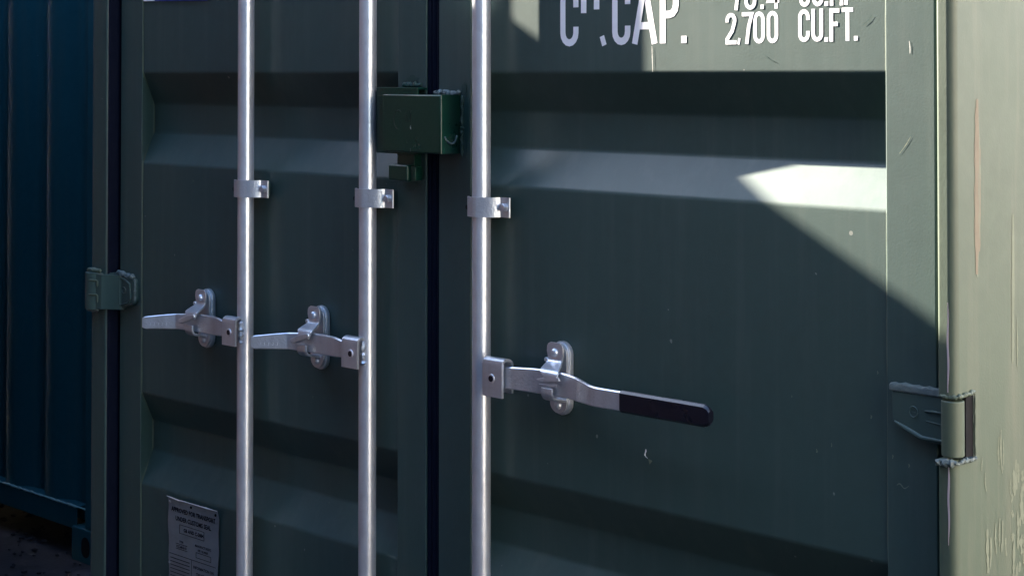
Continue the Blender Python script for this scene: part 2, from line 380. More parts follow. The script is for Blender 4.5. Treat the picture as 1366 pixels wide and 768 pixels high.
b = lumpy((-1.264, -.036, 1.1180), (-1.200, -.040, 1.1195), .0055, 12, .4, .3); obj('weld_bead', b, 'green_post', cpl)

# lock rods ------------------------------------------------------
RY, RR = -.0320, .0188
def bracket(par, rx, z0, z1):
    path = [(rx - .028, RY - .008), (rx - .022, RY - .0145), (rx - .015, RY - .0195)] + [(rx + (RR + .004) * math.cos(R(a)), RY + (RR + .004) * math.sin(R(a))) for a in (240, 255, 270, 285, 300)] + [(rx + .024, RY - .012), (rx + .034, RY - .002), (rx + .041, RY + .008), (rx + .044, RY + .012), (rx + .068, RY + .0125)]
    b = pz(thick(smooth_path(path, 4), .0042), z0, z1, 0)
    bev(b, [e for e in b.edges if e.calc_face_angle(0) > R(60) and abs(e.verts[0].co.z - e.verts[1].co.z) > .01 and e.verts[0].co.x > rx + .06], .006, 3)
    o = obj('rod_bracket', b, 'zinc_flat', par)
    zc = (z0 + z1) / 2
    bb = bmesh.new()
    hexp = [(rx + .056 + .0090 * math.cos(R(60 * i + 12)), zc + .0090 * math.sin(R(60 * i + 12))) for i in range(6)]
    py_(hexp, RY + .001, RY + .012, .0012, 1, bb)
    obj('bolt_head', bb, 'zinc_flat', par)
    hb = bmesh.new()
    hp = [(rx - .0235 + .0042 * math.cos(R(20 * i)), zc - .002 + .0048 * math.sin(R(20 * i))) for i in range(18)]
    py_(hp, RY - .0172, RY - .006, 0, 2, hb); obj('bolt_hole', hb, 'hole', par)
    bs = py_([(rx - .03, z0 + .003), (rx + .05, z0 + .003), (rx + .05, z1 - .003), (rx - .03, z1 - .003)], RY + .0145, .001, .002, 1)
    obj('bracket_base', bs, 'green', par)
rods = []
for rx, tilt in ((-.6020, 0), (-.1735, 0), (.1710, 0)):
    b = cyl((rx, RY, 0), RR, 'z', .12, 2.80, 40)
    rd = obj('lock_rod', b, 'zinc', gc); rods.append(rd)
    bracket(rd, rx, 1.3365, 1.3755)
    bracket(rd, rx, 2.2, 2.239); bracket(rd, rx, .40, .439)

def hub(par, rx, lo, hi, px, z0=.993, z1=1.0650):
    """folded saddle plate that carries the handle beside its rod"""
    f = -.0655
    path = smooth_path([(f, z0), (f, z1 - .012), (f + .003, z1 - .003), (f + .011, z1), (f + .022, z1 - .003), (f + .027, z1 - .014), (f + .027, z0 + .006)], 4)
    b = px_(thick(path, .0055), lo, hi, .0014, 2)
    h = obj('handle_hub', b, 'zinc_flat', par)
    c = cyl((px, 0, 1.0285), .0088, 'y', f - .0045, f + .010, 20, None, .001); obj('pivot_pin', c, 'zinc', h)
    c2 = cyl((px, 0, 1.0285), .0060, 'y', f - .0052, f - .0044, 16); obj('pin_hollow', c2, 'grip', h)
    wx = lo - .001 if px > 0 else hi - .002
    w = lumpy((wx, f + .016, z0 + .004), (wx, f + .016, z1 - .006), .006, 14, .3, .2); obj('weld_bead', w, 'zinc_flat', h)
hub(rods[0], -.602, -.6420, -.5930, -.6150, .998, 1.0605); hub(rods[1], -.1735, -.2160, -.1650, -.1860, .998, 1.0605); hub(rods[2], .171, .2110, .2640, .2360)

def bar(par, pts, t, mat='zinc_flat', name='handle', bevel=.002):
    """flat bar: pts = (x, y, z_centre, height); thickness t in y"""
    dn = []
    for i in range(len(pts) - 1):
        p0 = Vector(pts[max(0, i - 1)]); p1 = Vector(pts[i]); p2 = Vector(pts[i + 1]); p3 = Vector(pts[min(len(pts) - 1, i + 2)])
        for k in range(4):
            u = k / 4; dn.append(0.5 * ((2 * p1) + (p2 - p0) * u + (2 * p0 - 5 * p1 + 4 * p2 - p3) * u * u + (-p0 + 3 * p1 - 3 * p2 + p3) * u ** 3))
    dn.append(Vector(pts[-1]))
    bm = bmesh.new(); rings = []
    for p in dn:
        x, y, z, h = p; e = min(bevel, t / 2.2)
        sec = [(-t / 2 + e, -h / 2), (t / 2 - e, -h / 2), (t / 2, -h / 2 + e), (t / 2, h / 2 - e), (t / 2 - e, h / 2), (-t / 2 + e, h / 2), (-t / 2, h / 2 - e), (-t / 2, -h / 2 + e)]
        rings.append([bm.verts.new((x, y + a, z + b_)) for a, b_ in sec])
    for a, b_ in zip(rings, rings[1:]):
        for k in range(8): bm.faces.new((a[k], a[(k + 1) % 8], b_[(k + 1) % 8], b_[k]))
    bm.faces.new(rings[0]); bm.faces.new(rings[-1][::-1])
    return obj(name, bm, mat, par)
HY = -.0535
bar(rods[2], [(.222, HY, 1.032, .030), (.258, HY, 1.032, .034), (.266, HY, 1.032, .041), (.330, HY + .006, 1.034, .046), (.375, HY + .011, 1.034, .046), (.415, HY + .010, 1.033, .045), (.445, HY + .004, 1.031, .043), (.475, HY - .009, 1.031, .039), (.51, HY - .020, 1.030, .036), (.575, HY - .019, 1.030, .0355), (.70, HY - .018, 1.030, .035), (.755, HY - .018, 1.030, .034)], .0085)
bar(rods[2], [(.573, HY - .019, 1.030, .0385), (.576, HY - .019, 1.030, .0395), (.60, HY - .019, 1.030, .0395), (.748, HY - .018, 1.030, .0395), (.762, HY - .018, 1.030, .038), (.770, HY - .018, 1.030, .033), (.775, HY - .018, 1.030, .022)], .0135, 'grip', 'grip', .0045)
for rd, rx in ((rods[0], -.6020), (rods[1], -.1735)):
    o = 0
    bar(rd, [(rx - .030, HY, 1.031, .028), (rx - .050, HY, 1.032, .034), (rx - .075, HY + .001, 1.033, .041), (rx - .10, HY + .004, 1.033, .043), (rx - .140, HY + .010, 1.032, .043), (rx - .175, HY + .012, 1.031, .042), (rx - .205, HY + .010, 1.030, .040), (rx - .236, HY + .001, 1.0295, .037), (rx - .241, HY - .001, 1.0295, .0365), (rx - .247, HY - .006, 1.029, .036), (rx - .265, HY - .019, 1.028, .034), (rx - .290, HY - .037, 1.026, .031), (rx - .301, HY - .045, 1.025, .030), (rx - .307, HY - .049, 1.025, .024)], .0085)
    b = bmesh.new()
    for k in range(5):
        u = .258 + .008 * k; yy = HY - .0135 - (u - .258) * .72 - .0050
        sweep([(rx - u, yy, 1.0195), (rx - u, yy, 1.0255)], .0011, 6, 0, b)
        sweep([(rx - u, yy, 1.0195), (rx - u - .006, yy - .0026, 1.0195)], .0011, 6, 0, b)
    obj('stamped_mark', b, 'zinc_flat', rd)

# handle retainers --------------------------------------------
def retainer(cx, s, rivets=True):
    """stadium plate on the door, swinging catch hooked over the handle; s mirrors"""
    b = py_(stadium(cx, .967, 1.108, .050), -.0085, .002, .0022, 2); py_(stadium(cx - .001, .9705, 1.106, .045), -.0155, -.0075, .0022, 2, b)
    pl = obj('handle_retainer', b, 'zinc_flat', gc)
    for z in (1.088, .987):
        r = bmesh.new(); bmesh.ops.create_uvsphere(r, u_segments=16, v_segments=8, radius=.0082, matrix=Matrix.Translation((cx, -.0260 if z > 1.05 else -.0165, z)) @ Matrix.Diagonal((1, .75, 1, 1)))
        obj('rivet', r, 'zinc_flat', pl)
    # catch: profile in (y,z) hanging from the top rivet then stepping out over the handle
    prof = smooth_path([(-.0225, 1.107), (-.0225, 1.090), (-.0225, 1.076), (-.028, 1.068), (-.041, 1.0620), (-.0525, 1.0560), (-.0560, 1.049), (-.0560, 1.040)], 4)
    w = {0: .020, 1: .0215, 2: .0185, 3: .019, 4: .022, 5: .024, 6: .019, 7: .013}
    bm = bmesh.new(); rings = []; n = len(prof)
    for i, (y, z) in enumerate(prof):
        k = i / (n - 1) * 7; a = int(k); f = k - a; ww = w[a] * (1 - f) + w[min(7, a + 1)] * f
        if i == 0: ww *= .62
        if i == 1: ww *= .9
        a_ = Vector(prof[max(0, i - 1)]); b_ = Vector(prof[min(n - 1, i + 1)]); d = (b_ - a_).normalized(); nn = Vector((-d.y, d.x)) * .0027
        sh = (.040 if s > 0 else .016) * max(0, (i / n) - .40)
        rings.append([bm.verts.new((cx + sh - ww, y + nn.x, z + nn.y)), bm.verts.new((cx + sh + ww, y + nn.x, z + nn.y)), bm.verts.new((cx + sh + ww, y - nn.x, z - nn.y)), bm.verts.new((cx + sh - ww, y - nn.x, z - nn.y))])
    for a, b2 in zip(rings, rings[1:]):
        for k in range(4): bm.faces.new((a[k], a[(k + 1) % 4], b2[(k + 1) % 4], b2[k]))
    bm.faces.new(rings[0]); bm.faces.new(rings[-1][::-1]); bmesh.ops.recalc_face_normals(bm, faces=bm.faces[:])
    bev(bm, [e for e in bm.edges if e.calc_face_angle(0) > R(60)], .0012, 2)
    ct = obj('catch', bm, 'zinc_flat', pl)
    # sideways tongue of the catch lying across the handle face
    tx = cx + (.024 if s > 0 else .008)
    t = extr([(tx + .016, -.0540, 1.049), (tx + .019, -.0540, 1.043), (tx - .012, -.0548, 1.0375), (tx - .036, -.0545, 1.0355), (tx - .041, -.0545, 1.0405), (tx - .018, -.0540, 1.046)], (0, -.005, 0), .0014, 2)
    if s < 0: t.free(); t = extr([(tx + .018, -.0545, 1.055), (tx + .020, -.0545, 1.046), (tx - .004, -.0548, 1.036), (tx - .030, -.0560, 1.0275), (tx - .042, -.0560, 1.0285), (tx - .044, -.0560, 1.0365), (tx - .028, -.0555, 1.043), (tx - .010, -.0548, 1.050)], (0, -.008, 0), .003, 3)
    if s > 0: extr([(tx + .012, -.0540, 1.036), (tx + .008, -.0540, 1.029), (tx - .034, -.0545, 1.0285), (tx - .036, -.0545, 1.0315)], (0, -.004, 0), .0014, 2, t)
    obj('tongue', t, 'zinc_flat', pl)
    nb = cyl((cx - .021, -.024, 1.073), .0045, 'y', -.0285, -.018, 12, None, .001); obj('stop_pin', nb, 'zinc_flat', pl)
    # lower keeper under the handle
    kp = px_(thick(smooth_path([(-.014, .996), (-.030, 1.000), (-.042, 1.002), (-.050, 1.006), (-.0545, 1.014), (-.0545, 1.026)], 4), .005), cx - .019 + (.012 if s > 0 else 0), cx + .012 + (.010 if s > 0 else 0), .0012, 1)
    obj('keeper', kp, 'zinc_flat', pl)
retainer(.364, 1); retainer(-.7880, -1); retainer(-.3630, -1)

# lock box -----------------------------------------------------
bx0, bx1, by, bz0, bz1 = -.101, .078, -.056, 1.4570, 1.5765
b = bmesh.new(); box(bx0, bx1, by, by + .006, bz0, bz1, 0, 2, b)
b.free()
b = px_([(by, bz0), (by, bz1), (0.0, bz1), (0.0, bz1 - .005), (by + .006, bz1 - .005), (by + .006, bz0)], bx0, bx1 - .003, 0)
b = pz([(bx0, by), (bx1, by), (bx1, .001), (bx1 - .005, .001), (bx1 - .005, by + .005), (bx0, by + .005)], bz0, bz1, 0)
box(bx0 + .0, bx1 - .005, by + .005, -.006, bz1 - .005, bz1, 0, 2, b)
bev(b, [e for e in b.edges if e.calc_face_angle(0) > R(60) and min(e.verts[0].co.y, e.verts[1].co.y) < by + .001 and max(e.verts[0].co.y, e.verts[1].co.y) < by + .002], .006, 3)
lb = obj('lock_box', b, 'dark_green', gc)
b = box(-.1500, -.020, -.030, -.024, 1.4520, 1.5900, .002, 2); box(-.1500, -.145, -.030, .000, 1.4520, 1.5900, .002, 2, b); box(-.150, -.020, -.030, .000, 1.5850, 1.5905, .002, 2, b)
obj('back_plate', b, 'dark_green', lb)
b = box(-.094, -.040, -.020, .001, 1.40, 1.46, .002, 2); obj('hasp_tab', b, 'dark_green', lb)
b = box(-.100, -.040, -.040, -.014, 1.3960, 1.4300, .004, 3); box(-.038, -.022, -.034, -.012, 1.398, 1.428, .003, 2, b); obj('lock_body', b, 'dark_green', lb)
b = lumpy((.004, -.006, bz1 + .004), (.082, -.004, bz1 + .002), .0050, 24, .45, .4); obj('weld_bead', b, 'weld', lb)
b = lumpy((.084, -.002, bz0 - .006), (.084, -.002, bz1), .0038, 24, .45, .5); obj('weld_bead', b, 'smear', lb); b = lumpy((-.096, -.002, 1.596), (-.040, -.002, 1.596), .005, 14, .4, .3); obj('weld_bead', b, 'smear', lb)
for pts_ in ([(.0795, -.046, 1.492), (.0795, -.040, 1.484), (.0795, -.030, 1.478), (.0795, -.018, 1.480), (.0795, -.012, 1.494)],):
    obj('paint_run', sweep(smooth_path([Vector(p) for p in pts_], 4), .0022, 8, .3), 'weld', lb)
b = sweep([(-.012, by - .0004, 1.513), (-.012, by - .0004, 1.508), (-.010, by - .0004, 1.505)], .0010, 6, .3); obj('paint_chip', b, 'weld', lb); b = sweep([(-.012, by - .0004, 1.466), (-.012, by - .0004, 1.459)], .0012, 6, .3); obj('paint_chip', b, 'weld', lb)
# faint hand-drawn raised paint strokes on the face
b = sweep([(-.040, by - .0002, 1.540), (-.048, by - .0002, 1.544), (-.058, by - .0002, 1.541), (-.063, by - .0002, 1.530), (-.062, by - .0002, 1.515), (-.056, by - .0002, 1.506), (-.046, by - .0002, 1.504)], .0007, 6, .3)
sweep([(-.018, by - .0002, 1.545), (-.024, by - .0002, 1.520), (-.014, by - .0002, 1.522), (-.010, by - .0002, 1.543), (-.010, by - .0002, 1.503)], .0007, 6, .3, b); obj('paint_stroke', b, 'box_mark', lb)
for c_, r_, sx, sz, d_ in (((-.068, 1.607), .011, 1.7, .7, door_l), ((.090, 1.588), .010, .8, 1.3, door_r), ((.096, 1.52), .010, .7, 6.0, door_r), ((-.070, 1.385), .012, 2.0, .8, door_l)):
    yy = -.0008
    obj('paint_smear', py_(blob(c_, r_, 16, .3, sx, sz), yy, yy + .0006), 'smear', d_)

# lettering -----------------------------------------------------
LY = PY - .0002
FILM = [0]
def stroke(path, w, bm, closed=False):
    FILM[0] = (FILM[0] + 1) % 7; LY_ = LY - .00006 * FILM[0]
    P = [Vector(p) for p in path]; n = len(P); L, Q = [], []
    for i in range(n):
        if closed: d0 = (P[i] - P[i - 1]).normalized(); d1 = (P[(i + 1) % n] - P[i]).normalized()
        else:
            d0 = (P[i] - P[i - 1]).normalized() if i else (P[1] - P[0]).normalized()
            d1 = (P[i + 1] - P[i]).normalized() if i < n - 1 else d0
        n0 = Vector((-d0.y, d0.x)); n1 = Vector((-d1.y, d1.x)); b = (n0 + n1).normalized(); k = min(1.6, 1 / max(.3, b.dot(n0)))
        L.append(P[i] + b * w / 2 * k); Q.append(P[i] - b * w / 2 * k)
    vl = [bm.verts.new((p.x, LY_, p.y)) for p in L]; vq = [bm.verts.new((p.x, LY_, p.y)) for p in Q]
    for i in range(n if closed else n - 1):
        j = (i + 1) % n; bm.faces.new((vl[i], vl[j], vq[j], vq[i]))
def glyph(ch, x0, x1, z0, h, w):
    """strokes of a condensed stencil face; returns list of (path, closed)"""
    a = x0 + w / 2; b = x1 - w / 2; c = (a + b) / 2; t = z0 + h - w / 2; z = z0 + w / 2; r = (b - a) / 2; mid = z0 + h / 2
    def ar(cx, cz, a0, a1, rz=None, n=8): return [(cx + r * math.cos(R(a0 + (a1 - a0) * i / n)), cz + (rz or r * 1.15) * math.sin(R(a0 + (a1 - a0) * i / n))) for i in range(n + 1)]
    k = r * 1.15
    if ch == 'C': return [([(b, z + k + h * .10)] + ar(c, z + k, 0, -180) + ar(c, t - k, 180, 0) + [(b, t - k - h * .10)], False)]
    if ch == '0': return [(ar(c, z + k, 0, -180) + ar(c, t - k, 180, 0), True)]
    if ch == 'U': return [([(b, z0 + h)] + [(b, z + k)] + ar(c, z + k, 0, -180)[1:] + [(a, z0 + h)], False)]
    if ch == 'A': return [([(a - w * .1, z0), (c, z0 + h)], False), ([(b + w * .1, z0), (c, z0 + h)], False), ([(a + r * .36, z0 + h * .30), (b - r * .36, z0 + h * .30)], False)]
    if ch == 'P': return [([(a, z0), (a, z0 + h)], False), ([(a, t)] + [(c, t)] + [(c + r * math.cos(R(q)), t - k + k * math.sin(R(q))) for q in (60, 30, 0)] + [(b, mid + k * .8)] + [(c + r * math.cos(R(q)), mid + k * .8 + k * math.sin(R(q))) for q in (-30, -60)] + [(c, mid - k * .2), (a, mid - k * .2)], False)]
    if ch == '.': return [([((x0 + x1) / 2, z0), ((x0 + x1) / 2, z0 + h)], False)]
    if ch == ',': return [([(x0 + (x1 - x0) * .3, z0), (x0 + (x1 - x0) * .65, z0 + h)], False)]
    if ch == '2': return [([(a, t - k - h * .06)] + ar(c, t - k, 180, -30) + [(c + r * .3, z0 + h * .42), (a, z + h * .10), (a, z), (x1, z)], False)]
    if ch == '7': return [([(x0, t), (b, t), (c + r * .25, mid + h * .05), (a + r * .75, z0)], False)]
    if ch == 'F': return [([(a, z0), (a, z0 + h)], False), ([(a, t), (x1, t)], False), ([(a, mid + h * .03), (x1 - r * .5, mid + h * .03)], False)]
    if ch == 'T': return [([(c, z0), (c, z0 + h)], False), ([(x0, t), (x1, t)], False)]
    if ch == '4': return [([(b - r * .3, z0), (b - r * .3, z0 + h), (a, z0 + h * .24), (x1, z0 + h * .24)], False)]
    if ch == '6': return [(ar(c, z + k, 0, -180) + ar(c, mid, 180, 0, k * .8), True), ([(a, mid - k * .3), (a, t - k)] + ar(c, t - k, 180, 0)[1:] + [(b, t - k - h * .06)], False)]
    if ch == 'M': return [([(a, z0), (a, t), (c, z0 + h * .45), (b, t), (b, z0)], False)]
def letter(ch, x0, x1, z0, h, w, only=None):
    bm = bmesh.new()
    for p, cl in glyph(ch, x0, x1, z0, h, w): stroke(p, w, bm, cl)
    # solid decal: give it a film thickness
    o = obj('letter', bm, 'white', door_r)
    return o
BW = .0135; BH = .112
letter('C', .3520, .3995, 1.6715, BH, BW)
# the U after it has lost its bowl: two stubs and a peeled scrap are left
bm = bmesh.new(); stroke([(.4128, 1.7344), (.4132, 1.784)], .0140, bm)
obj('letter_stub', bm, 'white', door_r); bm = bmesh.new(); stroke([(.4458, 1.7407), (.4462, 1.784)], .0140, bm); obj('letter_stub', bm, 'white', door_r)
bm = bmesh.new(); stroke([(.4592, 1.6900), (.4655, 1.6725)], .0115, bm)
o = obj('letter_scrap', bm, 'white', door_r, 'peeled scrap of the white letter U')
letter('C', .4850, .5300, 1.6725, BH, BW)
letter('A', .5350, .5935, 1.6740, BH, BW)
letter('P', .6005, .6450, 1.6745, BH, BW)
letter('.', .6500, .6635, 1.6745, .0130, .0125)
h2 = .0555; w2 = .0072
for ch, a, b_, z in (('2', .7508, .7748, 1.6708), ('7', .7868, .8120, 1.6713), ('0', .8115, .8355, 1.6717), ('0', .8401, .8640, 1.6720), ('C', .9058, .9292, 1.6732), ('U', .9326, .9563, 1.6734), ('F', .9691, .9889, 1.6731), ('T', .9934, 1.0157, 1.6738)):
    letter(ch, a, b_, z, h2, w2)
letter(',', .7765, .7838, 1.6705, .0110, .0050); letter('.', .9590, .9662, 1.6730, .0075, .0072); letter('.', 1.0172, 1.0248, 1.6742, .0075, .0075)
for ch, a, b_, z in (('7', .7640, .7880, 1.7308), ('6', .7925, .8180, 1.7310), ('4', .8395, .8665, 1.7315), ('C', .9080, .9300, 1.7330), ('U', .9345, .9570, 1.7330), ('M', .9700, .9968, 1.7333)):
    letter(ch, a, b_, z, h2, w2)
letter('.', .8270, .8340, 1.7316, .0075, .0070); letter('.', .9594, .9668, 1.7332, .0075, .0072); letter('.', .9985, 1.0055, 1.7340, .0075, .0070)

# sticker whose lower edge shows at the top of the left door
o = obj('sticker', py_([(-1.073, 1.8005), (-.80, 1.7960), (-.80, 1.95), (-1.073, 1.95)], PY - .003, PY - .0024), 'white', door_l)
obj('sticker_print', py_([(-1.022, 1.8000), (-.80, 1.7945), (-.80, 1.95), (-1.022, 1.95)], PY - .0036, PY - .0031), 'blue_print', o)

# customs plate --------------------------------------------------
pb = bmesh.new(); nx, nz_ = 10, 16; gr = []
PX0, PX1, PZ1, PZ0 = -.9500, -.7460, .5870, .290
for i in range(nx + 1):
    row = []
    for j in range(nz_ + 1):
        u, v = i / nx, j / nz_; X = PX0 + (PX1 - PX0) * u; Z = PZ1 + (PZ0 - PZ1) * v
        curl = .004 * math.exp(-v * 26) * (0.6 + .4 * math.sin(u * 9)) + .0012 * math.sin(v * 9 + u * 3)
        row.append(pb.verts.new((X + (.002 * math.sin(v * 23)) * (1 if u > .95 or u < .05 else 0), .0005 - curl - .0012, Z + .0015 * math.sin(u * 14) * (v == 0))))
    gr.append(row)
for i in range(nx):
    for j in range(nz_): pb.faces.new((gr[i][j], gr[i + 1][j], gr[i + 1][j + 1], gr[i][j + 1]))
plate = obj('data_plate', pb, 'plate', gc); sm = plate.modifiers.new('t', 'SOLIDIFY'); sm.thickness = .0012; sm.offset = 0
TY = -.0042
def text(body, x, z, size, par, align='CENTER', xs=1.0):
    cu = bpy.data.curves.new('t', 'FONT'); cu.body = body; cu.size = size; cu.align_x = align; cu.resolution_u = 2; cu.offset = size * .03
    to = bpy.data.objects.new('t', cu); COL.objects.link(to)
    bpy.context.view_layer.update()
    me = bpy.data.meshes.new_from_object(to.evaluated_get(bpy.context.evaluated_depsgraph_get()))
    bpy.data.objects.remove(to); bpy.data.curves.remove(cu)
    bm = bmesh.new(); bm.from_mesh(me); bpy.data.meshes.remove(me)
    for v in bm.verts: v.co = Vector((x + v.co.x * xs, TY, z + v.co.y))
    return obj('plate_text', bm, 'ink', par)
cxp = (PX0 + PX1) / 2
text('APPROVED FOR TRANSPORT', cxp + .004, .5570, .0150, plate, xs=.92)
text('UNDER CUSTOMS SEAL', cxp + .004, .5370, .0150, plate, xs=.92)
text('GB AND C-5884', cxp + .006, .5140, .0115, plate)
b = bmesh.new()
def rule(x0, x1, z, t=.0011): py_([(x0, z), (x1, z), (x1, z + t), (x0, z + t)], TY, TY + .0004, 0, 2, b)
def vrule(x, z0, z1, t=.001): py_([(x, z0), (x + t, z0), (x + t, z1), (x, z1)], TY, TY + .0004, 0, 2, b)
rule(-.900, -.800, .5280, .0008); rule(-.900, -.800, .5075, .0008); vrule(-.900, .5075, .5280); vrule(-.800, .5075, .5280)
rule(-.942, -.752, .4530); rule(-.942, -.752, .3950); vrule(-.850, .3950, .4530)
for k in range(6): rule(-.938, -.858, .4430 - k * .0085, .0016)
rule(-.915, -.868, .4690, .001); rule(-.915, -.868, .4810, .001); rule(-.832, -.772, .4740, .001); vrule(-.832, .462, .474); vrule(-.772, .462, .474); rule(-.832, -.772, .4620, .001)
obj('plate_rule', b, 'ink', plate)
text('TYPE', -.892, .4850, .0075, plate); text('1CC-86G-01', -.892, .4725, .0085, plate)
text("MANUFACTURER'S", -.803, .4880, .0078, plate); text('REF. NUMBER', -.803, .4785, .0070, plate)
text('INFORMATION ON', -.801, .4350, .0095, plate); text('TREATMENT', -.801, .4190, .0105, plate)
text('CSC SAFETY APPROVAL', cxp, .3750, .0130, plate, xs=.9)
for x_, z_ in ((-.942, .5770), (-.753, .5770), (-.852, .5780), (-.942, .430), (-.753, .400)):
    r = bmesh.new(); bmesh.ops.create_uvsphere(r, u_segments=12, v_segments=6, radius=.0034, matrix=Matrix.Translation((x_, -.0045, z_)) @ Matrix.Diagonal((1, .6, 1, 1)))
    obj('rivet', r, 'hole' if x_ > -.93 else 'plate', plate)
b = sweep([(-.951, -.0062, .5895), (-.93, -.0075, .5890), (-.90, -.0072, .5870), (-.875, -.0070, .5885), (-.83, -.0062, .5875), (-.79, -.006, .5880), (-.746, -.006, .5880)], .0013, 6, .5); obj('curled_edge', b, 'chip', plate)

# chips and scratches ---------------------------------------------
SC = [0]
def scratch(par, pts, w, mat, side=False, jit=.35, name='scratch'):
    P = [Vector(p) for p in smooth_path(pts, 6)]; bm = bmesh.new(); prev = None; n = len(P)
    SC[0] = (SC[0] + 1) % 24; so_ = .00002 * SC[0]
    for i, p in enumerate(P):
        d = (P[min(n - 1, i + 1)] - P[max(0, i - 1)]).normalized(); nn = Vector((-d.y, d.x))
        ww = w * (.25 + .75 * math.sin(math.pi * min(.999, (i + .4) / n)) ** .5) * (1 + rnd.uniform(-jit, jit)) / 2
        cur = []
        for q in (p + nn * ww, p - nn * ww):
            cur.append(bm.verts.new((XR + .0003 + so_, q.x, q.y) if side else (q.x, -.0005 - so_ if par in (door_l, door_r) and abs(q.x) > 1.08 else PY - .0008 - so_, q.y)))
        if prev: bm.faces.new((prev[0], prev[1], cur[1], cur[0]))
        prev = cur
    return obj(name, bm, mat, par)
for k in range(11):
    y_ = .0415 + rnd.uniform(-.005, .005); za = 1.585 - rnd.uniform(0, .06) - abs(y_ - .0415) * 5; zb_ = 1.292 + rnd.uniform(0, .10)
    scratch(cpr, [(y_, za), (y_ + rnd.uniform(-.001, .001) - .0006, (za + zb_) / 2), (y_ - .0015, zb_)], rnd.uniform(.006, .013), 'rust' if k % 3 else 'scuff', True, .35)
scratch(cpr, [(.1543, 1.39), (.1535, 1.30), (.152, 1.20), (.150, 1.150)], .009, 'scuff', True, .2)
scratch(cpr, [(.165, 1.22), (.166, 1.17), (.165, 1.14)], .004, 'scuff', True)
for y0_, z0_, L_, w_ in ((.104, 1.035, .045, .004), (.111, 1.045, .07, .006), (.117, 1.03, .05, .004), (.060, .985, .03, .004), (.050, 1.01, .02, .003), (.092, .90, .05, .005), (.105, .905, .045, .004), (.114, .90, .05, .006), (.065, .895, .07, .008), (.075, .88, .05, .005), (.124, .87, .03, .005), (.16, .99, .05, .006)):
    scratch(cpr, [(y0_, z0_), (y0_ + rnd.uniform(-.003, .003), z0_ - L_ / 2), (y0_ + rnd.uniform(-.004, .004), z0_ - L_)], w_, 'scuff', True, .5)
for k in range(24):
    y_ = .150 + rnd.uniform(-.012, .05); za = rnd.uniform(.82, .99); L_ = rnd.uniform(.01, .07)
    scratch(cpr, [(y_, za), (y_ + rnd.uniform(-.004, .004), za - L_ / 2), (y_ + rnd.uniform(-.005, .005), za - L_)], rnd.uniform(.002, .012), 'scuff', True, .6)
scratch(door_r, [(1.1266, 1.5184), (1.118, 1.505), (1.1056, 1.4900)], .0014, 'scuff')
scratch(door_r, [(1.1247, 1.6721), (1.1262, 1.66), (1.1259, 1.6515)], .0013, 'chip')
scratch(door_r, [(.5821, 1.6696), (.5832, 1.64), (.5838, 1.6225)], .0014, 'chip')
scratch(door_r, [(1.035, 1.70), (1.046, 1.708), (1.052, 1.716)], .0018, 'smear')
scratch(door_r, [(.835, 1.652), (.845, 1.645), (.858, 1.640)], .0012, 'smear')
for x_, z_, r_ in ((1.047, 1.058, .0014), (.94, .985, .0016), (.97, 1.0, .0012), (1.12, .99, .0015), (1.09, 1.0, .0013), (1.06, 1.13, .0012), (.89, 1.07, .001), (-.86, 1.36, .0012), (-1.14, .62, .0014), (.30, .63, .0014), (-.40, .9, .0012)):
    scratch(door_r if x_ > 0 else door_l, [(x_, z_ - r_ * rnd.uniform(1, 3)), (x_ + r_, z_), (x_, z_ + r_ * rnd.uniform(1, 3))], r_ * 1.6, 'scuff', False, .5, 'paint_chip')
scratch(door_r, [(1.098, .955), (1.104, .958), (1.112, .952), (1.120, .957)], .0016, 'scuff')
# small curled flake of white film under the long handle
b = extr([(.5700, -.001, .9330), (.5735, -.004, .9290), (.5715, -.007, .9235), (.5760, -.003, .9170), (.5700, -.002, .9190), (.5672, -.001, .9240)], (0, -.0008, 0)); obj('paint_flake', b, 'white', door_r)
b = extr([(.574, PY - .003, .9150), (.583, PY - .003, .9130), (.577, PY - .003, .9060)], (0, -.0006, 0)); obj('paint_flake', b, 'scuff', door_r)
b = extr([(XR - .0125 + .0, F + .0035, z) for z in ()] or [(1.2, F, .2), (1.2, F, .21), (1.205, F, .21)], (0, -.0004, 0)); b.free()

# ------------------------------------------------------------ unseen objects added to shade the doors and bounce light
br = thing('shipping_container', 'unseen rust brown container added at the left to cast the shadow across the doors', 'shipping container', (-3.2, -3.1, 0))  # unseen caster, added and placed for the diagonal shadow on the doors
CX0, CX1, CY0, CY1 = -4.42, -1.98, -6.1, -.02
def corr_y(x, sgn):
    pts = corr(CY0 + .1, CY1 - .1, 0, .036, .278, CY0 + .1)
    return [(x - sgn * d, y) for y, d in pts]
obj('side_panel', pz(thick(corr_y(CX1 - .01, 1), .003), .15, 2.8), 'brown', br)
obj('side_panel', pz(thick(corr_y(CX0 + .01, -1), .003), .15, 2.8), 'brown', br)
obj('end_panel', box(CX0 + .1, CX1 - .1, CY1 - .05, CY1 - .02, .15, 2.8), 'brown', br)
obj('end_panel', box(CX0 + .1, CX1 - .1, CY0 + .02, CY0 + .05, .15, 2.8), 'brown', br)
obj('roof', box(CX0 + .003, CX1 - .003, CY0 + .003, CY1 - .003, 2.8, 2.893, .004), 'brown', br)
obj('floor', box(CX0 + .01, CX1 - .01, CY0 + .01, CY1 - .01, .05, .15, .004), 'brown', br)
for x_ in (CX0, CX1 - .11):
    for y_ in (CY0, CY1 - .11): obj('corner_post', box(x_, x_ + .11, y_, y_ + .11, -.018, 2.8, .006), 'brown', br)
wb = thing('bounce_wall', 'unseen pale rendered wall added at the right to bounce sunlight onto the post and rods', 'bounce_wall', (7.5, 3, 0))  # unseen reflector wall, added to light the right post and the rods
obj('wall', box(5.2, 9.5, -1.6, 9.0, -.05, 4.6, .01), 'bounce_wall_render', wb)
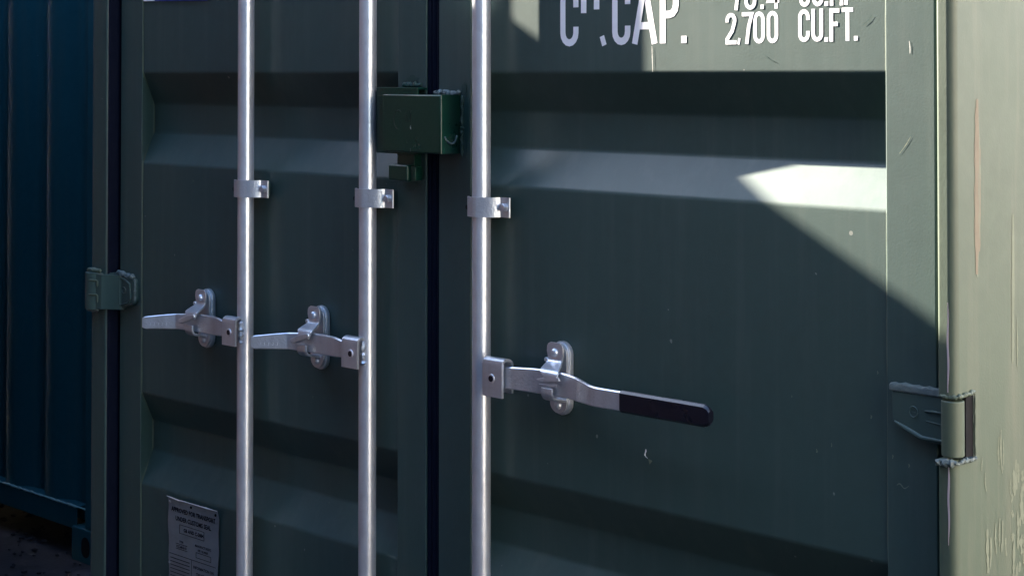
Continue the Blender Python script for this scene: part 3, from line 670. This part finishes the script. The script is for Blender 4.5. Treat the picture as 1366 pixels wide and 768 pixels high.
obj('roof', box(5.05, 9.65, -1.75, 9.15, 4.6, 4.75, .01), 'steel_roof', wb)  # roof of the added, unseen bounce wall

def dup(root, loc, label):
    r = root.copy(); COL.objects.link(r); r.location = loc; r['label'] = label
    for ch in list(root.children):
        c = ch.copy(); COL.objects.link(c); c.parent = r
        for g in ch.children:
            d = g.copy(); COL.objects.link(d); d.parent = c
    return r
dup(br, (-3.2 - 2.75, -3.1 + .60, 0), 'second unseen rust brown container, added beyond the first to block stray sun')  # unseen blocker, added to close the sunlit gap at the left
dup(br, (-3.2 - 2.75, -3.1 + 5.50, 2.93), 'unseen rust brown container added across the tops of two others to block stray sun')  # unseen upper blocker, added to keep sun off the left edge

for za, zb_ in ((1.262, 1.122), (1.006, .885)):  # tapering strips that paint the glint along the rounded post corner
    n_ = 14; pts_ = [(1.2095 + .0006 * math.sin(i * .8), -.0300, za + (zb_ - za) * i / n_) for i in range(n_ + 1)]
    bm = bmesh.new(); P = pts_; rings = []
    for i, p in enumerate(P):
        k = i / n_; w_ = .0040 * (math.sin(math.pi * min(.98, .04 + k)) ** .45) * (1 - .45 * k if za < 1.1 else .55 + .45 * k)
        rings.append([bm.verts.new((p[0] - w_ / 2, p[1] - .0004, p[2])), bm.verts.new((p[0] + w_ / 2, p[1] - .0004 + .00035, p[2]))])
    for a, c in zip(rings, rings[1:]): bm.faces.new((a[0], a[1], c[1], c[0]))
    o = obj('worn_or_glint_edge', bm, 'corner_glint', cpr); md = o.modifiers.new('t', 'SOLIDIFY'); md.thickness = .0004; md.offset = 0

sk = thing('shipping_container', 'slate grey container behind the camera, lowest of the left stack', 'shipping container', (2, -7.4, 0))  # unseen stacks, added so that the doors get light mostly from above
for x0_, x1_ in ((-10.2, 2.0), (2.1, 14.3)):
    for z0_ in (0.0, 2.62, 5.24, 7.86):
        if (x0_, z0_) != (-10.2, 0.0): sk = thing('shipping_container', 'unseen slate grey container added behind the camera to cut low sky light, %s of the %s stack' % ({0.0: 'lowest', 2.62: 'second from the ground', 5.24: 'third from the ground', 7.86: 'topmost'}[z0_], 'left' if x0_ < 0 else 'right'), 'shipping container', ((x0_ + x1_) / 2, -7.4, z0_))
        obj('side_panel', pz(thick(corr(x0_ + .1, x1_ - .1, -6.22, .036, .278, x0_ + .1, -1), .003), z0_ + .15, z0_ + 2.5), 'stack', sk)
        obj('end_panel', box(x0_ + .02, x0_ + .05, -8.6, -6.3, z0_ + .15, z0_ + 2.5), 'stack', sk)
        obj('roof', box(x0_, x1_, -8.64, -6.2, z0_ + 2.5, z0_ + 2.59, .004), 'stack', sk)
        obj('floor', box(x0_, x1_, -8.64, -6.2, z0_ + .03, z0_ + .15, .004), 'stack', sk)
        for x_ in (x0_, x1_ - .11): obj('corner_post', box(x_, x_ + .11, -6.31, -6.198, z0_ + .02, z0_ + 2.52, .006), 'stack', sk)
